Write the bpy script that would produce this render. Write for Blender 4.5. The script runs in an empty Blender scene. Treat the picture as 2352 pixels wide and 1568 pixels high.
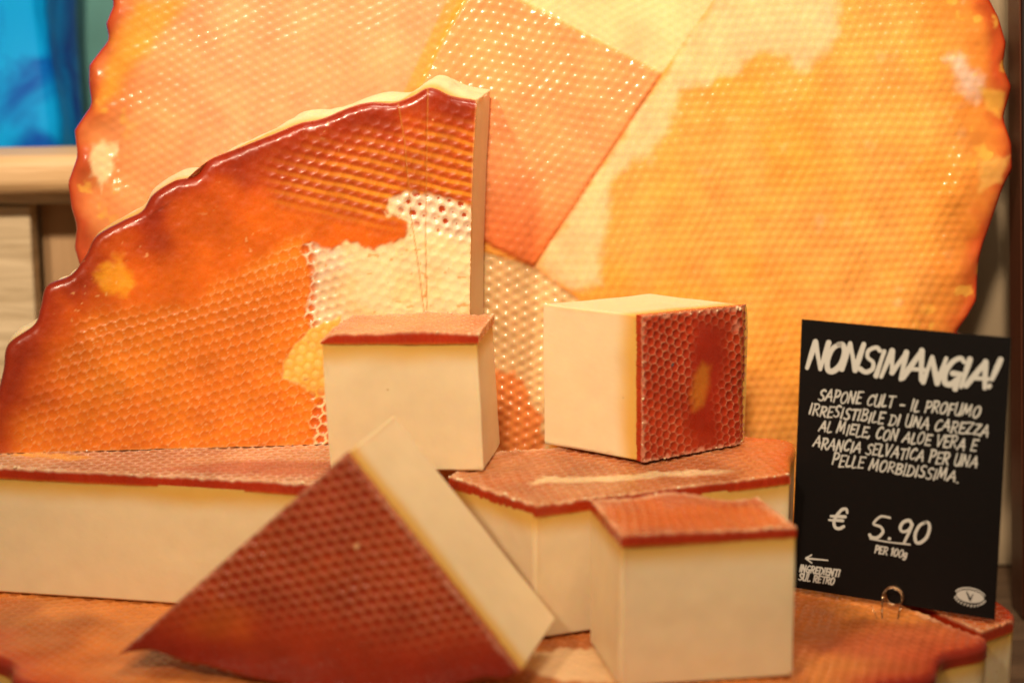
import bpy, bmesh, math, random
import numpy as np
from mathutils import Matrix, Vector

random.seed(4)
RNG = np.random.default_rng(11)
S = bpy.context.scene
COL = S.collection

# ------------------------------------------------------------------ camera
cam_d = bpy.data.cameras.new('camera')
cam = bpy.data.objects.new('camera', cam_d)
COL.objects.link(cam)
cam.location = (0, 0, 0.3455)
cam.rotation_euler = (math.radians(90 - 12), 0, 0)
cam_d.sensor_width = 36
cam_d.lens = 36 * 4200 / 2352
cam_d.clip_start = 0.02
cam_d.clip_end = 20
cam_d.dof.use_dof = True
cam_d.dof.focus_distance = 0.868
cam_d.dof.aperture_fstop = 4.4
S.camera = cam

# ------------------------------------------------------------------ world and lamps (shop interior)
w = bpy.data.worlds.new('World')
S.world = w
w.use_nodes = True
w.node_tree.nodes['Background'].inputs[0].default_value = (1.0, 0.72, 0.46, 1)
w.node_tree.nodes['Background'].inputs[1].default_value = 0.155


def lamp(name, kind, loc, target, power, color, size, spot=None, blend=0.6):
    d = bpy.data.lights.new(name, kind)
    d.energy = power
    d.color = color
    if kind == 'SPOT':
        d.shadow_soft_size = size
        d.spot_size = math.radians(spot)
        d.spot_blend = blend
    else:
        d.shape = 'DISK'
        d.size = size
    o = bpy.data.objects.new(name, d)
    COL.objects.link(o)
    o.location = loc
    o.rotation_euler = (Vector(target) - Vector(loc)).to_track_quat('-Z', 'Y').to_euler()
    return o


WARM = (1.0, 0.80, 0.57)
lamp('ceiling_spot_key', 'SPOT', (-0.10, -0.42, 1.22), (0.09, 0.97, 0.52), 122, WARM, 0.06, 44, 1.0)
lamp('ceiling_spot_left', 'SPOT', (-0.62, -0.35, 1.15), (-0.12, 0.90, 0.22), 56, WARM, 0.06, 50, 0.9)
lamp('overhead_fill', 'AREA', (0.15, 0.45, 1.5), (0.0, 0.85, 0.15), 9, (1.0, 0.86, 0.66), 0.45)  # soft fill light added overhead, stands for no particular fixture

S.view_settings.view_transform = 'Standard'
S.view_settings.look = 'None'
S.view_settings.exposure = 0.0
S.view_settings.gamma = 1.0
S.render.engine = 'CYCLES'
S.cycles.use_denoising = True
S.cycles.max_bounces = 8
S.cycles.sample_clamp_indirect = 6

# ------------------------------------------------------------------ materials


def new_mat(name):
    m = bpy.data.materials.new(name)
    m.use_nodes = True
    nt = m.node_tree
    b = nt.nodes['Principled BSDF']
    return m, nt, b


def N(nt, kind, **kw):
    n = nt.nodes.new(kind)
    for k, v in kw.items():
        setattr(n, k, v)
    return n


def plain(name, col, rough=0.5, metal=0.0, spec=0.5, coat=0.0, noise=None):
    m, nt, b = new_mat(name)
    b.inputs['Base Color'].default_value = (*col, 1)
    b.inputs['Roughness'].default_value = rough
    b.inputs['Metallic'].default_value = metal
    b.inputs['Specular IOR Level'].default_value = spec
    b.inputs['Coat Weight'].default_value = coat
    if noise:
        sc, amt, bump = noise
        tc = N(nt, 'ShaderNodeTexCoord')
        t = N(nt, 'ShaderNodeTexNoise')
        t.inputs['Scale'].default_value = sc
        t.inputs['Detail'].default_value = 6
        nt.links.new(tc.outputs['Object'], t.inputs['Vector'])
        mx = N(nt, 'ShaderNodeMix', data_type='RGBA')
        mx.inputs['A'].default_value = (*[c * (1 - amt) for c in col], 1)
        mx.inputs['B'].default_value = (*[min(1, c * (1 + amt)) for c in col], 1)
        nt.links.new(t.outputs['Fac'], mx.inputs['Factor'])
        nt.links.new(mx.outputs['Result'], b.inputs['Base Color'])
        if bump:
            bp = N(nt, 'ShaderNodeBump')
            bp.inputs['Strength'].default_value = bump
            bp.inputs['Distance'].default_value = 0.001
            nt.links.new(t.outputs['Fac'], bp.inputs['Height'])
            nt.links.new(bp.outputs['Normal'], b.inputs['Normal'])
    return m


def rind_material(name, rough=0.27, sss=0.22, bump=0.12):
    """Honey-coloured glycerine layer; the colour of each patch is stored on the mesh."""
    m, nt, b = new_mat(name)
    a = N(nt, 'ShaderNodeAttribute', attribute_name='tint')
    tc = N(nt, 'ShaderNodeTexCoord')
    n1 = N(nt, 'ShaderNodeTexNoise')
    n1.inputs['Scale'].default_value = 260
    n1.inputs['Detail'].default_value = 5
    n2 = N(nt, 'ShaderNodeTexNoise')
    n2.inputs['Scale'].default_value = 55
    n2.inputs['Detail'].default_value = 4
    for n in (n1, n2):
        nt.links.new(tc.outputs['Object'], n.inputs['Vector'])
    mr = N(nt, 'ShaderNodeMapRange')
    mr.inputs['From Min'].default_value = 0.3
    mr.inputs['From Max'].default_value = 0.7
    mr.inputs['To Min'].default_value = 0.84
    mr.inputs['To Max'].default_value = 1.14
    nt.links.new(n2.outputs['Fac'], mr.inputs['Value'])
    mul = N(nt, 'ShaderNodeVectorMath', operation='SCALE')
    nt.links.new(a.outputs['Color'], mul.inputs[0])
    nt.links.new(mr.outputs['Result'], mul.inputs['Scale'])
    nt.links.new(mul.outputs['Vector'], b.inputs['Base Color'])
    rr = N(nt, 'ShaderNodeMapRange')
    rr.inputs['From Min'].default_value = 0.35
    rr.inputs['From Max'].default_value = 0.7
    rr.inputs['To Min'].default_value = rough * 0.8
    rr.inputs['To Max'].default_value = rough * 1.5
    nt.links.new(n1.outputs['Fac'], rr.inputs['Value'])
    nt.links.new(rr.outputs['Result'], b.inputs['Roughness'])
    b.inputs['IOR'].default_value = 1.5
    b.inputs['Subsurface Weight'].default_value = sss
    b.inputs['Subsurface Radius'].default_value = (1.0, 0.35, 0.08)
    b.inputs['Subsurface Scale'].default_value = 0.004
    b.inputs['Coat Weight'].default_value = 0.12
    b.inputs['Coat Roughness'].default_value = 0.12
    bp = N(nt, 'ShaderNodeBump')
    bp.inputs['Strength'].default_value = bump
    bp.inputs['Distance'].default_value = 0.0006
    nt.links.new(n1.outputs['Fac'], bp.inputs['Height'])
    nt.links.new(bp.outputs['Normal'], b.inputs['Normal'])
    return m


def cream_material(name, base=(0.81, 0.635, 0.385), stain=(0.70, 0.40, 0.09)):
    """Opaque cream soap, stained honey-yellow where it touches the rind (attribute depth, metres)."""
    m, nt, b = new_mat(name)
    a = N(nt, 'ShaderNodeAttribute', attribute_name='depth')
    tc = N(nt, 'ShaderNodeTexCoord')
    n1 = N(nt, 'ShaderNodeTexNoise')
    n1.inputs['Scale'].default_value = 28
    n1.inputs['Detail'].default_value = 4
    nt.links.new(tc.outputs['Object'], n1.inputs['Vector'])
    ad = N(nt, 'ShaderNodeMath', operation='MULTIPLY_ADD')
    ad.inputs[1].default_value = 0.006
    ad.inputs[2].default_value = -0.003
    nt.links.new(n1.outputs['Fac'], ad.inputs[0])
    sm = N(nt, 'ShaderNodeMath', operation='ADD')
    nt.links.new(ad.outputs[0], sm.inputs[0])
    nt.links.new(a.outputs['Fac'], sm.inputs[1])
    ramp = N(nt, 'ShaderNodeMapRange', interpolation_type='SMOOTHSTEP')
    ramp.inputs['From Min'].default_value = 0.0015
    ramp.inputs['From Max'].default_value = 0.0115
    nt.links.new(sm.outputs[0], ramp.inputs['Value'])
    n2 = N(nt, 'ShaderNodeTexNoise')
    n2.inputs['Scale'].default_value = 120
    n2.inputs['Detail'].default_value = 8
    nt.links.new(tc.outputs['Object'], n2.inputs['Vector'])
    body = N(nt, 'ShaderNodeMix', data_type='RGBA')
    body.inputs['A'].default_value = (*[c * 0.93 for c in base], 1)
    body.inputs['B'].default_value = (*[min(1, c * 1.06) for c in base], 1)
    nt.links.new(n2.outputs['Fac'], body.inputs['Factor'])
    mx = N(nt, 'ShaderNodeMix', data_type='RGBA')
    mx.inputs['A'].default_value = (*stain, 1)
    nt.links.new(body.outputs['Result'], mx.inputs['B'])
    nt.links.new(ramp.outputs['Result'], mx.inputs['Factor'])
    # a few dark specks
    vo = N(nt, 'ShaderNodeTexVoronoi')
    vo.inputs['Scale'].default_value = 70
    nt.links.new(tc.outputs['Object'], vo.inputs['Vector'])
    lt = N(nt, 'ShaderNodeMath', operation='LESS_THAN')
    lt.inputs[1].default_value = 0.035
    nt.links.new(vo.outputs['Distance'], lt.inputs[0])
    sp = N(nt, 'ShaderNodeMix', data_type='RGBA')
    sp.inputs['B'].default_value = (0.62, 0.40, 0.17, 1)
    nt.links.new(mx.outputs['Result'], sp.inputs['A'])
    nt.links.new(lt.outputs[0], sp.inputs['Factor'])
    nt.links.new(sp.outputs['Result'], b.inputs['Base Color'])
    b.inputs['Roughness'].default_value = 0.46
    b.inputs['Specular IOR Level'].default_value = 0.35
    b.inputs['Subsurface Weight'].default_value = 0.5
    b.inputs['Subsurface Radius'].default_value = (1.0, 0.5, 0.2)
    b.inputs['Subsurface Scale'].default_value = 0.006
    n3 = N(nt, 'ShaderNodeTexNoise')
    n3.inputs['Scale'].default_value = 420
    n3.inputs['Detail'].default_value = 3
    nt.links.new(tc.outputs['Object'], n3.inputs['Vector'])
    bp = N(nt, 'ShaderNodeBump')
    n4 = N(nt, 'ShaderNodeTexNoise')
    n4.inputs['Scale'].default_value = 75
    n4.inputs['Detail'].default_value = 3
    nt.links.new(tc.outputs['Object'], n4.inputs['Vector'])
    hs = N(nt, 'ShaderNodeMath', operation='MULTIPLY_ADD')
    hs.inputs[1].default_value = 3.0
    nt.links.new(n4.outputs['Fac'], hs.inputs[0])
    nt.links.new(n3.outputs['Fac'], hs.inputs[2])
    bp.inputs['Strength'].default_value = 0.14
    bp.inputs['Distance'].default_value = 0.0005
    nt.links.new(hs.outputs[0], bp.inputs['Height'])
    nt.links.new(bp.outputs['Normal'], b.inputs['Normal'])
    return m


def wood_material(name, c1, c2, scale=(3, 3, 60), rough=0.7):
    m, nt, b = new_mat(name)
    tc = N(nt, 'ShaderNodeTexCoord')
    mp = N(nt, 'ShaderNodeMapping')
    mp.inputs['Scale'].default_value = scale
    nt.links.new(tc.outputs['Object'], mp.inputs['Vector'])
    n1 = N(nt, 'ShaderNodeTexNoise')
    n1.inputs['Scale'].default_value = 3.0
    n1.inputs['Detail'].default_value = 8
    n1.inputs['Distortion'].default_value = 0.6
    nt.links.new(mp.outputs['Vector'], n1.inputs['Vector'])
    cr = N(nt, 'ShaderNodeMapRange')
    cr.inputs['From Min'].default_value = 0.32
    cr.inputs['From Max'].default_value = 0.68
    nt.links.new(n1.outputs['Fac'], cr.inputs['Value'])
    mx = N(nt, 'ShaderNodeMix', data_type='RGBA')
    mx.inputs['A'].default_value = (*c1, 1)
    mx.inputs['B'].default_value = (*c2, 1)
    nt.links.new(cr.outputs['Result'], mx.inputs['Factor'])
    nt.links.new(mx.outputs['Result'], b.inputs['Base Color'])
    b.inputs['Roughness'].default_value = rough
    bp = N(nt, 'ShaderNodeBump')
    bp.inputs['Strength'].default_value = 0.6
    bp.inputs['Distance'].default_value = 0.0015
    nt.links.new(n1.outputs['Fac'], bp.inputs['Height'])
    nt.links.new(bp.outputs['Normal'], b.inputs['Normal'])
    return m


M_RIND = rind_material('honey_rind')
M_RIND_WHEEL = rind_material('glossy_honey_rind', rough=0.18, sss=0.25, bump=0.08)
M_RIND_DRY = rind_material('dry_honey_rind', rough=0.25, sss=0.3, bump=0.2)
M_CREAM = cream_material('cream_soap')
M_CRUMB = plain('soap_crumb', (0.88, 0.68, 0.42), 0.6)

# ------------------------------------------------------------------ small maths helpers


def sstep(a, b, x):
    t = np.clip((x - a) / (b - a), 0, 1)
    return t * t * (3 - 2 * t)


_H = np.random.default_rng(5).random((256, 256))


def vnoise(x, y, s, seed=0):
    """Smooth value noise 0..1 with feature size s."""
    x = x / s + seed * 17.3
    y = y / s + seed * 9.7
    xi = np.floor(x).astype(int)
    yi = np.floor(y).astype(int)
    fx = x - xi
    fy = y - yi
    fx = fx * fx * (3 - 2 * fx)
    fy = fy * fy * (3 - 2 * fy)
    h = lambda i, j: _H[i & 255, j & 255]
    return ((h(xi, yi) * (1 - fx) + h(xi + 1, yi) * fx) * (1 - fy)
            + (h(xi, yi + 1) * (1 - fx) + h(xi + 1, yi + 1) * fx) * fy)


def fbm(x, y, s, seed=0, octv=3):
    r = 0
    a = 1
    t = 0
    for k in range(octv):
        r = r + a * vnoise(x, y, s, seed + k * 3)
        t += a
        a *= 0.5
        s *= 0.5
    return r / t


def seg_dist(X, Y, pts, closed=False):
    """Distance from every (X,Y) to a polyline."""
    P = np.asarray(pts, float)
    Q = np.roll(P, -1, 0) if closed else P[1:]
    if not closed:
        P = P[:-1]
    best = np.full(X.shape, 1e9)
    for (ax, ay), (bx, by) in zip(P, Q):
        dx, dy = bx - ax, by - ay
        L = dx * dx + dy * dy + 1e-15
        t = np.clip(((X - ax) * dx + (Y - ay) * dy) / L, 0, 1)
        d = (X - ax - t * dx) ** 2 + (Y - ay - t * dy) ** 2
        np.minimum(best, d, out=best)
    return np.sqrt(best)


def inside(X, Y, poly):
    P = np.asarray(poly, float)
    Q = np.roll(P, -1, 0)
    r = np.zeros(X.shape, bool)
    for (ax, ay), (bx, by) in zip(P, Q):
        if ay == by:
            continue
        c = (ay > Y) != (by > Y)
        r ^= c & (X < (bx - ax) * (Y - ay) / (by - ay) + ax)
    return r


def patch(X, Y, poly_mm, soft=1.0, wob=2.0, size=8.0, seed=0):
    """Soft-edged mask of a polygon given in millimetres, its outline ruffled by noise."""
    x, y = X * 1000, Y * 1000
    if wob:
        dx = (fbm(x, y, size, seed + 1) - .5) * 2 * wob
        dy = (fbm(x, y, size, seed + 2) - .5) * 2 * wob
        x, y = x + dx, y + dy
    d = seg_dist(x, y, poly_mm, True)
    d = np.where(inside(x, y, poly_mm), d, -d)
    return sstep(-soft, soft, d)


def hexcells(X, Y, p, ang, ox=0.0, oy=0.0):
    """Hexagonal cells of pitch p: radial distance (0 centre, 1 wall), wall distance and a random id."""
    X, Y = X + .0016 * (vnoise(X, Y, .019, 71) - .5), Y + .0016 * (vnoise(X, Y, .017, 72) - .5)
    a = math.radians(ang)
    x = X * math.cos(a) + Y * math.sin(a) + ox
    y = -X * math.sin(a) + Y * math.cos(a) + oy
    h = p * math.sqrt(3)
    i1 = np.round(x / p)
    j1 = np.round(y / h)
    d1 = (x - i1 * p) ** 2 + (y - j1 * h) ** 2
    i2 = np.round(x / p - .5)
    j2 = np.round(y / h - .5)
    d2 = (x - (i2 + .5) * p) ** 2 + (y - (j2 + .5) * h) ** 2
    n2 = d2 < d1
    cx = np.where(n2, (i2 + .5) * p, i1 * p)
    cy = np.where(n2, (j2 + .5) * h, j1 * h)
    dx, dy = x - cx, y - cy
    hd = np.zeros(X.shape)
    for k in range(3):
        b = math.radians(60 * k)
        hd = np.maximum(hd, np.abs(dx * math.cos(b) + dy * math.sin(b)))
    idv = _H[np.round(cx / p * 2).astype(int) & 255, np.round(cy / h * 2).astype(int) & 255]
    return np.sqrt(dx * dx + dy * dy) / (p / 2), hd / (p / 2), idv


def hexwave(X, Y, p, ang):
    """Smooth hexagonal lattice of dimples: 1 at the centres, 0 between."""
    X, Y = X + .0018 * (vnoise(X, Y, .021, 73) - .5), Y + .0018 * (vnoise(X, Y, .019, 74) - .5)
    k = 4 * math.pi / (math.sqrt(3) * p)
    t = 0
    for q in (30, 90, 150):
        a = math.radians(q + ang)
        t = t + np.cos(k * (X * math.cos(a) + Y * math.sin(a)))
    return (t + 1.5) / 4.5


def mixc(c, m, col):
    return c * (1 - m[:, None]) + np.asarray(col, float)[None, :] * m[:, None]


def spline(pts, n=12):
    P = np.asarray(pts, float)
    P = np.vstack([2 * P[0] - P[1], P, 2 * P[-1] - P[-2]])
    out = []
    for i in range(1, len(P) - 2):
        t = np.linspace(0, 1, n, endpoint=False)[:, None]
        a, b, c, d = P[i - 1], P[i], P[i + 1], P[i + 2]
        out.append(.5 * (2 * b + (c - a) * t + (2 * a - 5 * b + 4 * c - d) * t * t + (3 * b - a - 3 * c + d) * t ** 3))
    return np.vstack(out + [P[-2][None]])


def resample(C, n):
    C = np.asarray(C, float)
    d = np.r_[0, np.cumsum(np.linalg.norm(np.diff(C, axis=0), axis=1))]
    t = np.linspace(0, d[-1], n)
    return np.stack([np.interp(t, d, C[:, 0]), np.interp(t, d, C[:, 1])], 1)


def clen(C):
    return np.linalg.norm(np.diff(np.asarray(C, float), axis=0), axis=1).sum()


def mesh_object(name, V, Fq, mat, parent=None, smooth=True, tris=None):
    me = bpy.data.meshes.new(name)
    V = np.asarray(V, np.float32)
    nq = len(Fq)
    nt_ = 0 if tris is None else len(tris)
    me.vertices.add(len(V))
    me.vertices.foreach_set('co', V.ravel())
    loops = np.asarray(Fq, np.int32).ravel()
    starts = np.arange(nq, dtype=np.int32) * 4
    if nt_:
        starts = np.r_[starts, nq * 4 + np.arange(nt_, dtype=np.int32) * 3].astype(np.int32)
        loops = np.r_[loops, np.asarray(tris, np.int32).ravel()].astype(np.int32)
    me.loops.add(len(loops))
    me.loops.foreach_set('vertex_index', loops)
    me.polygons.add(nq + nt_)
    me.polygons.foreach_set('loop_start', starts)
    me.update(calc_edges=True)
    me.validate()
    if smooth:
        me.polygons.foreach_set('use_smooth', np.ones(len(me.polygons), bool))
    me.materials.append(mat)
    o = bpy.data.objects.new(name, me)
    COL.objects.link(o)
    if parent is not None:
        o.parent = parent
    return o


def tag(o, label, cat, group=None, kind=None):
    if label:
        o['label'] = label
    if cat:
        o['category'] = cat
    if group:
        o['group'] = group
    if kind:
        o['kind'] = kind
    return o


def empty(name, mat=None):
    o = bpy.data.objects.new(name, None)
    o.empty_display_size = 0.02
    COL.objects.link(o)
    if mat is not None:
        o.matrix_world = mat
    return o


def frame(o, xa, ya):
    xa = Vector(xa).normalized()
    ya = Vector(ya)
    ya = (ya - xa * ya.dot(xa)).normalized()
    za = xa.cross(ya)
    m = Matrix.Identity(4)
    for i in range(3):
        m[i][0], m[i][1], m[i][2], m[i][3] = xa[i], ya[i], za[i], o[i]
    return m


def bm_object(name, bm, mat, parent=None, smooth=False):
    me = bpy.data.meshes.new(name)
    bmesh.ops.recalc_face_normals(bm, faces=bm.faces)
    bm.to_mesh(me)
    bm.free()
    if smooth:
        for p in me.polygons:
            p.use_smooth = True
        me.set_sharp_from_angle(angle=math.radians(40))
    me.materials.append(mat)
    o = bpy.data.objects.new(name, me)
    COL.objects.link(o)
    if parent is not None:
        o.parent = parent
    return o


def box_bm(x0, x1, y0, y1, z0, z1, bev=0.0, seg=2):
    bm = bmesh.new()
    bmesh.ops.create_cube(bm, size=1)
    for v in bm.verts:
        v.co = Vector(((x0 + x1) / 2 + v.co.x * (x1 - x0), (y0 + y1) / 2 + v.co.y * (y1 - y0), (z0 + z1) / 2 + v.co.z * (z1 - z0)))
    if bev:
        bmesh.ops.bevel(bm, geom=list(bm.edges), offset=bev, segments=seg, profile=0.5, affect='EDGES')
    return bm


# ------------------------------------------------------------------ soap builder


def soap(name, label, cat, group, M, curves, rim, T, rt, step, hfun, cfun,
         back=(0, 0), backscale=1.0, rimr=0.0035, rind_mat=None, body_mat=None, wave=0.0009,
         scallop=0.0, crumbs=0, seed=1, burr=0.0):
    """One piece cut from a soap wheel. Local z = 0 is the embossed honey face, the cream body runs to z = -T.
    curves: bottom (P00-P10), right (P10-P11), top (P01-P11), left (P00-P01), metres, in the face plane.
    rim: which of them belong to the moulded outer rim (rounded) instead of a knife cut."""
    root = empty(name, M)
    tag(root, label, cat, group)
    b, r, t, l = [np.asarray(c, float) for c in curves]
    nu = max(8, int(max(clen(b), clen(t)) / step))
    nv = max(8, int(max(clen(l), clen(r)) / step))
    b, t = resample(b, nu), resample(t, nu)
    l, r = resample(l, nv), resample(r, nv)
    u = np.linspace(0, 1, nu)[None, :, None]
    v = np.linspace(0, 1, nv)[:, None, None]
    G = ((1 - v) * b[None] + v * t[None] + (1 - u) * l[:, None] + u * r[:, None]
         - ((1 - u) * (1 - v) * b[0] + u * v * t[-1] + u * (1 - v) * b[-1] + (1 - u) * v * t[0]))
    X, Y = G[..., 0].ravel(), G[..., 1].ravel()
    drim = np.full(X.shape, 1.0)
    dcut = np.full(X.shape, 1.0)
    for c, isr in zip((b, r, t, l), rim):
        cc = resample(c, max(4, min(len(c), 160 if isr else 24)))
        d = seg_dist(X, Y, cc)
        if isr:
            drim = np.minimum(drim, d)
        else:
            dcut = np.minimum(dcut, d)
    info = dict(drim=drim, dcut=dcut)
    Z = hfun(X, Y, info)
    if any(rim):
        q = np.clip(rimr - drim, 0, rimr)
        Z = Z * sstep(0, rimr, drim) - (rimr - np.sqrt(np.maximum(rimr * rimr - q * q, 0)))
    tint = cfun(X, Y, info)
    # boundary loop, counter-clockwise
    idx = np.arange(nu * nv).reshape(nv, nu)
    loop = np.r_[idx[0, :-1], idx[:-1, -1], idx[-1, :0:-1], idx[:0:-1, 0]]
    cutflag = np.r_[np.full(nu - 1, not rim[0]), np.full(nv - 1, not rim[1]), np.full(nu - 1, not rim[2]), np.full(nv - 1, not rim[3])]
    V = np.stack([X, Y, Z], 1)
    Fq = np.stack([idx[:-1, :-1], idx[:-1, 1:], idx[1:, 1:], idx[1:, :-1]], -1).reshape(-1, 4)
    L = len(loop)
    B = V[loop].copy()
    nxt, prv = np.roll(B, -1, 0), np.roll(B, 1, 0)
    tg = (nxt - prv)[:, :2]
    nrm = np.stack([tg[:, 1], -tg[:, 0]], 1)
    nrm /= np.linalg.norm(nrm, axis=1)[:, None] + 1e-12
    s = np.arange(L) * step
    clean = B.copy()
    if burr:
        k = (vnoise(s, s * 0, 0.0011, seed + 31) - .45) * burr * cutflag
        V[loop, :2] += nrm * k[:, None]
        V[loop, 2] += np.abs(k) * .6
        B = V[loop].copy()
    low = -rt - (fbm(s, s * 0, 0.03, seed) - .5) * 0.0012
    rows = [loop]
    allV = [V]
    allT = [tint]
    base = len(V)
    side_t = tint[loop] * 0.0 + np.array([0.40, 0.028, 0.005])
    side_t = np.where(cutflag[:, None], side_t, tint[loop])
    for k, fz in enumerate((0.25, 0.55, 0.8, 1.0)):
        R_ = B.copy()
        z0 = np.where(cutflag, B[:, 2], B[:, 2])
        R_[:, 2] = z0 * (1 - fz) + np.minimum(low, z0 - 0.0004) * fz
        R_[:, :2] += nrm * ((vnoise(s, s * 0 + fz * 3, 0.004, seed + 5) - .5) * 0.0001)[:, None]
        allV.append(R_)
        cc = side_t.copy()
        if k == 3:
            cc = cc * .55 + np.array([0.72, 0.22, 0.02]) * .45
        allT.append(cc)
        rows.append(base + np.arange(L))
        base += L
    quads = [Fq]
    for a, c in zip(rows[:-1], rows[1:]):
        quads.append(np.stack([a, c, np.roll(c, -1), np.roll(a, -1)], 1))
    VV = np.vstack(allV)
    TT = np.vstack(allT)
    o = mesh_object('rind', VV, np.vstack(quads), rind_mat or M_RIND, root)
    me = o.data
    at = me.attributes.new('tint', 'FLOAT_COLOR', 'POINT')
    at.data.foreach_set('color', np.c_[TT, np.ones(len(TT))].astype(np.float32).ravel())
    # crease along knife cuts
    ev = np.empty(len(me.edges) * 2, np.int32)
    me.edges.foreach_get('vertices', ev)
    ev = ev.reshape(-1, 2)
    isl = np.zeros(len(VV), bool)
    isl[loop[cutflag]] = True
    sh = isl[ev[:, 0]] & isl[ev[:, 1]]
    # vertical corners
    cang = np.abs(np.cross(np.c_[B[:, :2] - prv[:, :2], np.zeros(L)], np.c_[nxt[:, :2] - B[:, :2], np.zeros(L)])[:, 2])
    cang /= (np.linalg.norm(B[:, :2] - prv[:, :2], axis=1) * np.linalg.norm(nxt[:, :2] - B[:, :2], axis=1) + 1e-12)
    corner = np.zeros(len(VV), bool)
    ci = np.array([0, nu - 1, nu + nv - 2, 2 * nu + nv - 3])
    for row in rows:
        corner[row[ci]] = True
    sh |= corner[ev[:, 0]] & corner[ev[:, 1]]
    sa = me.attributes.new('sharp_edge', 'BOOLEAN', 'EDGE')
    sa.data.foreach_set('value', sh)

    # ---- cream body
    pitch = max(1, int((0.0016 if T * len(V) < 9000 else 0.0024) / step))
    keep = sorted(set(list(range(0, L, pitch)) + list(ci)))
    keep = np.array(keep)
    O2, nn, cf, ss, lo = [], [], [], [], []
    cset = set(int(q) for q in ci)
    for kk in keep:
        kk = int(kk)
        p = clean[kk, :2]
        if kk not in cset and min(np.linalg.norm(p - clean[q, :2]) for q in cset) < 0.0013:
            continue
        a_in = clean[kk - 2, :2] - p
        a_out = clean[(kk + 2) % L, :2] - p
        if kk in cset and abs(a_in[0] * a_out[1] - a_in[1] * a_out[0]) > .3 * np.linalg.norm(a_in) * np.linalg.norm(a_out):
            rc = 0.0012
            e0 = a_in / np.linalg.norm(a_in) * rc
            e1 = a_out / np.linalg.norm(a_out) * rc
            for tt in (0, .25, .5, .75, 1):
                O2.append(p + e0 * (1 - tt) ** 2 + e1 * tt ** 2 - (nrm[kk - 2] * (1 - tt) + nrm[(kk + 2) % L] * tt) * .0003)
                nn.append(nrm[kk])
                cf.append(cutflag[kk])
                ss.append(s[kk])
                lo.append(low[kk] + .0008)
        else:
            O2.append(p - nrm[kk] * .00035)
            nn.append(nrm[kk])
            cf.append(cutflag[kk])
            ss.append(s[kk])
            lo.append(low[kk] + .0008)
    O2, nn, cf, ss, lo = (np.array(q) for q in (O2, nn, cf, ss, lo))
    nz = 34
    fz = np.r_[0, np.linspace(0.03, 0.985, nz - 2), 1.0]
    cen = O2.mean(0)
    verts = []
    dep = []
    for k, fr_ in enumerate(fz):
        z = lo * (1 - fr_) - T * fr_
        p = O2 + np.array(back) * fr_
        p = cen + np.array(back) * fr_ + (p - cen - np.array(back) * fr_) * (1 + (backscale - 1) * fr_)
        wv = (fbm(ss, ss * 0 + fr_ * T * 1.0, 0.06, seed + 9, 2) - .5) * 2 * wave + (fbm(ss, ss * 0 + fr_ * T, 0.015, seed + 19, 2) - .5) * .0005
        sc_ = scallop * (np.sin(ss / 0.0165 + 2.1 * math.sin(fr_ * 4)) * .6 + (fbm(ss, ss * 0 + fr_ * T, 0.014, seed + 3) - .3)) * math.sin(math.pi * min(1, fr_ * 1.15 + .02))
        p = p + nn * (np.where(cf, wv, sc_))[:, None]
        if k == len(fz) - 1:
            p = p - nn * 0.0009
        verts.append(np.c_[p, z])
        dep.append(np.where(cf, -z - rt, np.minimum(-z - rt, 0.03)))
    Lk = len(O2)
    VB = np.vstack(verts)
    q = []
    for k in range(len(fz) - 1):
        a = np.arange(Lk) + k * Lk
        c = a + Lk
        q.append(np.stack([a, c, np.roll(c, -1), np.roll(a, -1)], 1))
    # caps as fans around a centre vertex
    c0 = np.r_[VB[:Lk].mean(0)]
    c1 = np.r_[VB[-Lk:].mean(0)]
    i0 = len(VB)
    VB = np.vstack([VB, c0[None], c1[None]])
    a = np.arange(Lk)
    tri = np.vstack([np.stack([a, np.roll(a, -1), np.full(Lk, i0)], 1),
                     np.stack([np.roll(a, -1) + Lk * (len(fz) - 1), a + Lk * (len(fz) - 1), np.full(Lk, i0 + 1)], 1)])
    ob = mesh_object('body', VB, np.vstack(q), body_mat or M_CREAM, root, tris=tri)
    at = ob.data.attributes.new('depth', 'FLOAT', 'POINT')
    at.data.foreach_set('value', np.r_[np.concatenate(dep), 0, T].astype(np.float32))
    ob.data.set_sharp_from_angle(angle=math.radians(38))

    if crumbs:
        bm = bmesh.new()
        cand = [i for i in range(L) if cutflag[i]]
        for _ in range(crumbs):
            i = random.choice(cand)
            rr = random.uniform(0.0002, 0.00055) * random.choice((1, 1, 1, 1.6))
            p = B[i] - np.r_[nrm[i], 0] * random.uniform(-0.0002, 0.0012)
            res = bmesh.ops.create_icosphere(bm, subdivisions=1, radius=rr)
            for vv in res['verts']:
                vv.co = Vector((p[0] + vv.co.x * random.uniform(.7, 1.5), p[1] + vv.co.y * random.uniform(.7, 1.5), p[2] + vv.co.z * random.uniform(.5, 1.1) + rr * .2))
        oc = bm_object('crumbs', bm, M_CRUMB, root)
        oc['kind'] = 'stuff'
    return root


def mm(pts):
    return np.asarray(pts, float) / 1000.0


def line(a, b):
    return np.array([a, b], float)


# colours (surface albedo, linear)
AMBER = (0.78, 0.20, 0.018)
ORANGE = (0.86, 0.30, 0.055)
PEACH = (0.86, 0.365, 0.175)
RED = (0.40, 0.022, 0.005)
DEEP = (0.22, 0.010, 0.004)
CREAM = (0.86, 0.66, 0.36)
YELL = (0.86, 0.46, 0.06)
PALE = (0.84, 0.52, 0.32)


def bowl(d, depth, r=0.92):
    return -depth * np.clip(1 - (d / r) ** 2, 0, 1)


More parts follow.
